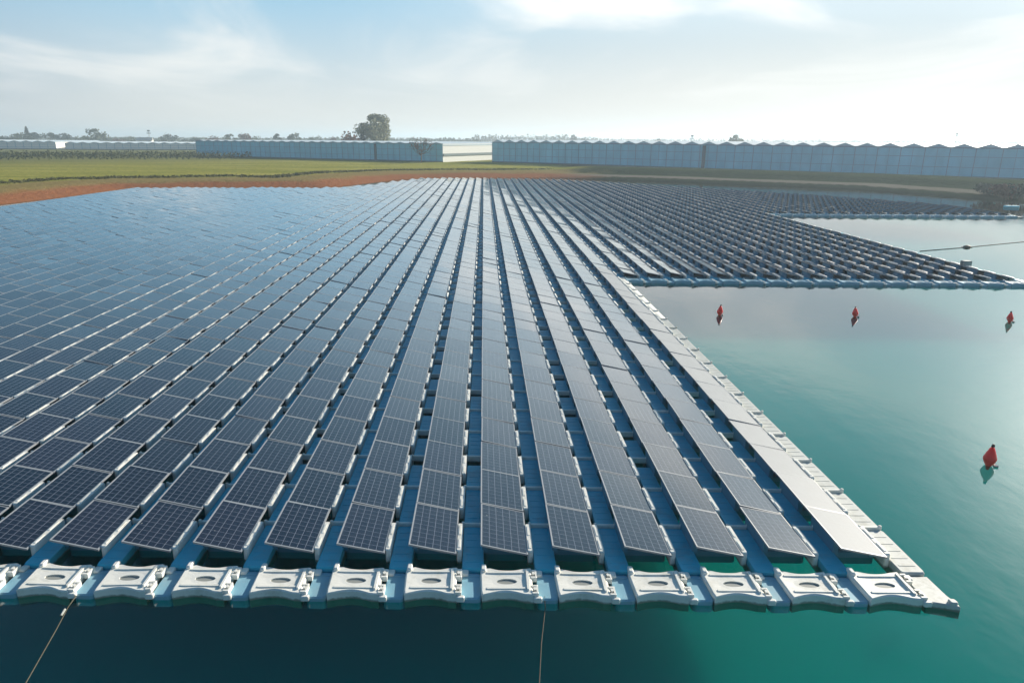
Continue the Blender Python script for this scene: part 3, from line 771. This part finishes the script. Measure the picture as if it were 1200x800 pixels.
T = [(4, 158, 620, 22, 'leaf_dark', 'bush', 'low dark tree clump at the left frame edge'),
     (18, 157, 620, 16, 'leaf_green', 'round', 'low grey green tree just left of the dark pointed conifer at the far left'),
     (30, 149, 600, 8, 'leaf_dark', 'cone', 'dark pointed conifer on the far left skyline'),
     (38, 155, 610, 13, 'leaf_dark', 'round', 'dark round tree touching the far left conifer'),
     (58, 156, 630, 15, 'leaf_dark', 'round', 'round tree midway between the far left conifer and the big dome tree'),
     (73, 156, 640, 13, 'leaf_dark', 'round', 'narrow dark tree with a pointed top left of the big dome tree'),
     (94, 157, 630, 18, 'leaf_green', 'bush', 'low spreading tree against the left side of the big dome tree'),
     (110, 151, 600, 20, 'leaf_green', 'round', 'big dome shaped tree on the left skyline'),
     (133, 160, 650, 16, 'leaf_rust', 'bush', 'low brownish tree just right of the big dome tree'),
     (152, 158, 720, 26, 'leaf_green', 'bush', 'pale bushy tree group around the small farmhouse'),
     (195, 158, 640, 19, 'leaf_dark', 'round', 'dark tree right of the thin mast'),
     (214, 160, 650, 16, 'leaf_dark', 'bush', 'low dark tree left of the left blue greenhouse corner'),
     (229, 160, 640, 14, 'leaf_dark', 'bush', 'dark bushy tree at the left corner of the left blue greenhouse'),
     (251, 157, 560, 19, 'leaf_rust', 'bush', 'first brownish tree above the left end of the left blue greenhouse roof'),
     (268, 157, 560, 14, 'leaf_green', 'round', 'second tree above the left end of the blue greenhouse roof'),
     (286, 157, 560, 14, 'leaf_rust', 'round', 'brown tree above the greenhouse roof, left of a double clump'),
     (303, 157, 560, 17, 'leaf_green', 'bush', 'double clump of green trees above the left greenhouse roof'),
     (323, 157, 560, 9, 'leaf_dark', 'round', 'small single tree above the middle of the left greenhouse roof'),
     (342, 157, 560, 12, 'leaf_green', 'round', 'rounded tree above the left greenhouse, right of its middle'),
     (365, 157, 560, 17, 'leaf_green', 'bush', 'wide tree above the greenhouse, second left of the reddish bush'),
     (388, 158, 560, 14, 'leaf_rust', 'bush', 'low tree just left of the reddish brown bush'),
     (670, 158, 800, 9, 'leaf_dark', 'round', 'single small tree at the right end of the long distant wood'),
     (769, 160, 520, 12, 'leaf_green', 'bush', 'faint low tree over the middle greenhouse roof, left of a short mast'),
     (860, 158, 420, 9, 'leaf_olive', 'round', 'pale round tree above the right greenhouse roof')]
for i, (px, py, Zd, wd, lf, kd, lab) in enumerate(T):
    x, y = at(px, Zd); h_ = max(4, sky_h(px, py, Zd)); tree('conifer' if kd == 'cone' else 'tree', x, y, h_, wd, lf, lab, 420, kd, lsize=max(.5, h_ * .05), seed=20 + i, lobes=6)
# far wood: one mass nobody could count
rnd = random.Random(5); mb = MB()
for px in np.arange(-30, 560, 1.6):
    if px > 240 or math.sin(px * .11) + math.sin(px * .047 + 1) > -.7:
        Zd = 780; py = (161.3 if px < 240 else 162.2) + .9 * math.sin(px * .19) + rnd.uniform(-.9, .8); x, y = at(px, Zd + rnd.uniform(-15, 15)); h_ = max(3, sky_h(px, py, Zd))
        leaves(mb, (x, y, h_ * .5 + .9), (3.5, 5, h_ * .5), 20, 1., rnd)
for px in np.arange(-30, 1250, 1.7):
    if 552 < px < 664: py = 158.2 + rnd.uniform(-1, 1.6); Zd = 1000
    elif px < 240: py = 161.2 + rnd.uniform(-1, 1); Zd = 1100
    elif 664 < px < 700: py = 161 + rnd.uniform(-.8, 1); Zd = 1000
    else: py = 161.5 + max(0, px - 600) * .006 + rnd.uniform(-.8, 1.2); Zd = 1300
    x, y = at(px, Zd + rnd.uniform(-20, 20)); h_ = max(3, sky_h(px, py, Zd))
    leaves(mb, (x, y, h_ * .5 + .9), (4, 6, h_ * .5), 22, 1.3, rnd)
o = mb.build('woodland', M['leaf_green']); tag(o, 'long distant line of trees along the horizon', 'woodland', None, 'stuff')
# orchard rows behind the green field
mb = MB(); rnd = random.Random(9)
def lerp(a, b, t): return (a[0] + (b[0] - a[0]) * t, a[1] + (b[1] - a[1]) * t)
for r_ in range(5):
    A = (-215, 206 + r_ * 13); B = (-86 + r_ * 3, 247 + r_ * 13)
    L_ = math.hypot(B[0] - A[0], B[1] - A[1]); n = int(L_ / 1.6)
    for i in range(n):
        x, y = lerp(A, B, (i + rnd.uniform(-.2, .2)) / n); h_ = rnd.uniform(1.7, 2.5)
        leaves(mb, (x, y, .9 + h_ * .52), (.75, .6, h_ * .5), 16, .26, rnd)
o = mb.build('orchard_rows', M['leaf_green']); tag(o, 'dense rows of small dark orchard trees behind the green field at left', 'orchard', None, 'stuff')
# rough tufts on the edge between bank and field
mb = MB()
def offset(d):
    pts = []
    P = [Vector(p) for p in LAKE]
    for i in range(1, 11):
        t = (P[i + 1] - P[i - 1]).normalized(); nrm = Vector((-t.y, t.x)); pts.append(P[i] + nrm * d)
    return pts
for d, dens, hh in ((19.5, 5.5, .30), (21.5, 2.5, .2)):
    P = offset(d)
    for a, b in zip(P[:-1], P[1:]):
        L_ = (b - a).length
        for i in range(int(L_ * dens)):
            q = a.lerp(b, rnd.random()) + Vector((rnd.gauss(0, .7), rnd.gauss(0, .7))); zz = float(height(np.array([q.x]), np.array([q.y]), np.array([max(d, 0.)]))[0])
            leaves(mb, (q.x, q.y, zz + .1), (.8, .5, hh), 9, .13, rnd)
o = mb.build('rough_grass', M['leaf_grass']); tag(o, 'rough dark grass tufts lining the bank of the lake', 'grass', None, 'stuff')
# bushes at the right end of the bank
for i, (px, py, wd, h_, lf, lab) in enumerate([(1158, 230, 4.5, 2.2, 'leaf_dark', 'dark bush leftmost of the clump on the right bank by the water'),
        (1176, 233, 5, 2.5, 'leaf_rust', 'brownish bush in the middle of the clump on the right bank'),
        (1194, 234, 5.5, 2.4, 'leaf_dark', 'dark bush at the right frame edge on the bank')]):
    x, y = un(px, py, .4); d_ = Vector((x, y)).normalized() * 2.5
    tree('bush', x + d_.x, y + d_.y, h_, wd, lf, lab, 900, 'bush', .35, .17, 60 + i, 'bush')

# masts and the farmhouse on the skyline
def mast(px, py, Zd, lab, r):
    x, y = at(px, Zd); h_ = sky_h(px, py, Zd); e = empty('mast', (x, y, .9)); tag(e, lab, 'mast')
    mb = MB(); mb.tube([(0, 0, 0), (0, 0, h_)], r, 6, r2=r * .5); mb.build('pole', M['steel'], e)
    mb = MB(); mb.box(-r * 4, r * 4, -r, r, h_ - r * 4, h_ - r * 2.5); mb.box(-r * 2.5, r * 2.5, -r * 1.2, r * 1.2, h_, h_ + r * 3); mb.build('antenna', M['plinth'], e)
mast(173, 154.5, 650, 'thin grey mast on the left skyline beside the farmhouse', .45)
mast(809, 160.5, 330, 'short mast with a knob above the right greenhouse roof, left of the pale tree', .22)
mast(1118, 158, 300, 'thin mast above the gables of the right greenhouse near the frame edge', .14)
x, y = at(167, 600); e = empty('farmhouse', (x, y, .9), (0, 0, .2)); tag(e, 'small white farmhouse among the trees on the left skyline', 'house')
mb = MB(); mb.box(-6, 6, -3.5, 3.5, 0, 4); mb.build('wall', M['white_roof'], e)
mb = MB(); mb.v = [(-6.3, -3.9, 3.9), (6.3, -3.9, 3.9), (6.3, 3.9, 3.9), (-6.3, 3.9, 3.9), (-6.3, 0, 6.5), (6.3, 0, 6.5)]
for q in ((0, 1, 5, 4), (2, 3, 4, 5), (1, 2, 5), (3, 0, 4)): mb.face(q)
mb.build('roof', M['float_grey'], e)
mb = MB(); mb.box(-4, -2.6, -3.58, -3.5, 1, 2.4); mb.box(1, 2.4, -3.58, -3.5, 1, 2.4); mb.box(3.4, 4.8, -3.58, -3.5, 1, 2.4); mb.build('window', M['black'], e)

# ------------------------------------------------------------------ haze
mb = MB(); mb.box(-9500, 9500, -9500, 9500, -4.2, 34)
m, nt, out = mat('haze_air'); g = NT(nt)
pv = g.n('VolumePrincipled'); pv.inputs['Color'].default_value = (.72, .86, .98, 1); pv.inputs['Density'].default_value = .00055; pv.inputs['Anisotropy'].default_value = .35
nt.links.new(pv.outputs[0], out.inputs['Volume'])
hz_ = mb.build('haze', m); hz_['kind'] = 'stuff'; hz_['label'] = 'thin pale daylight haze over the whole lake'
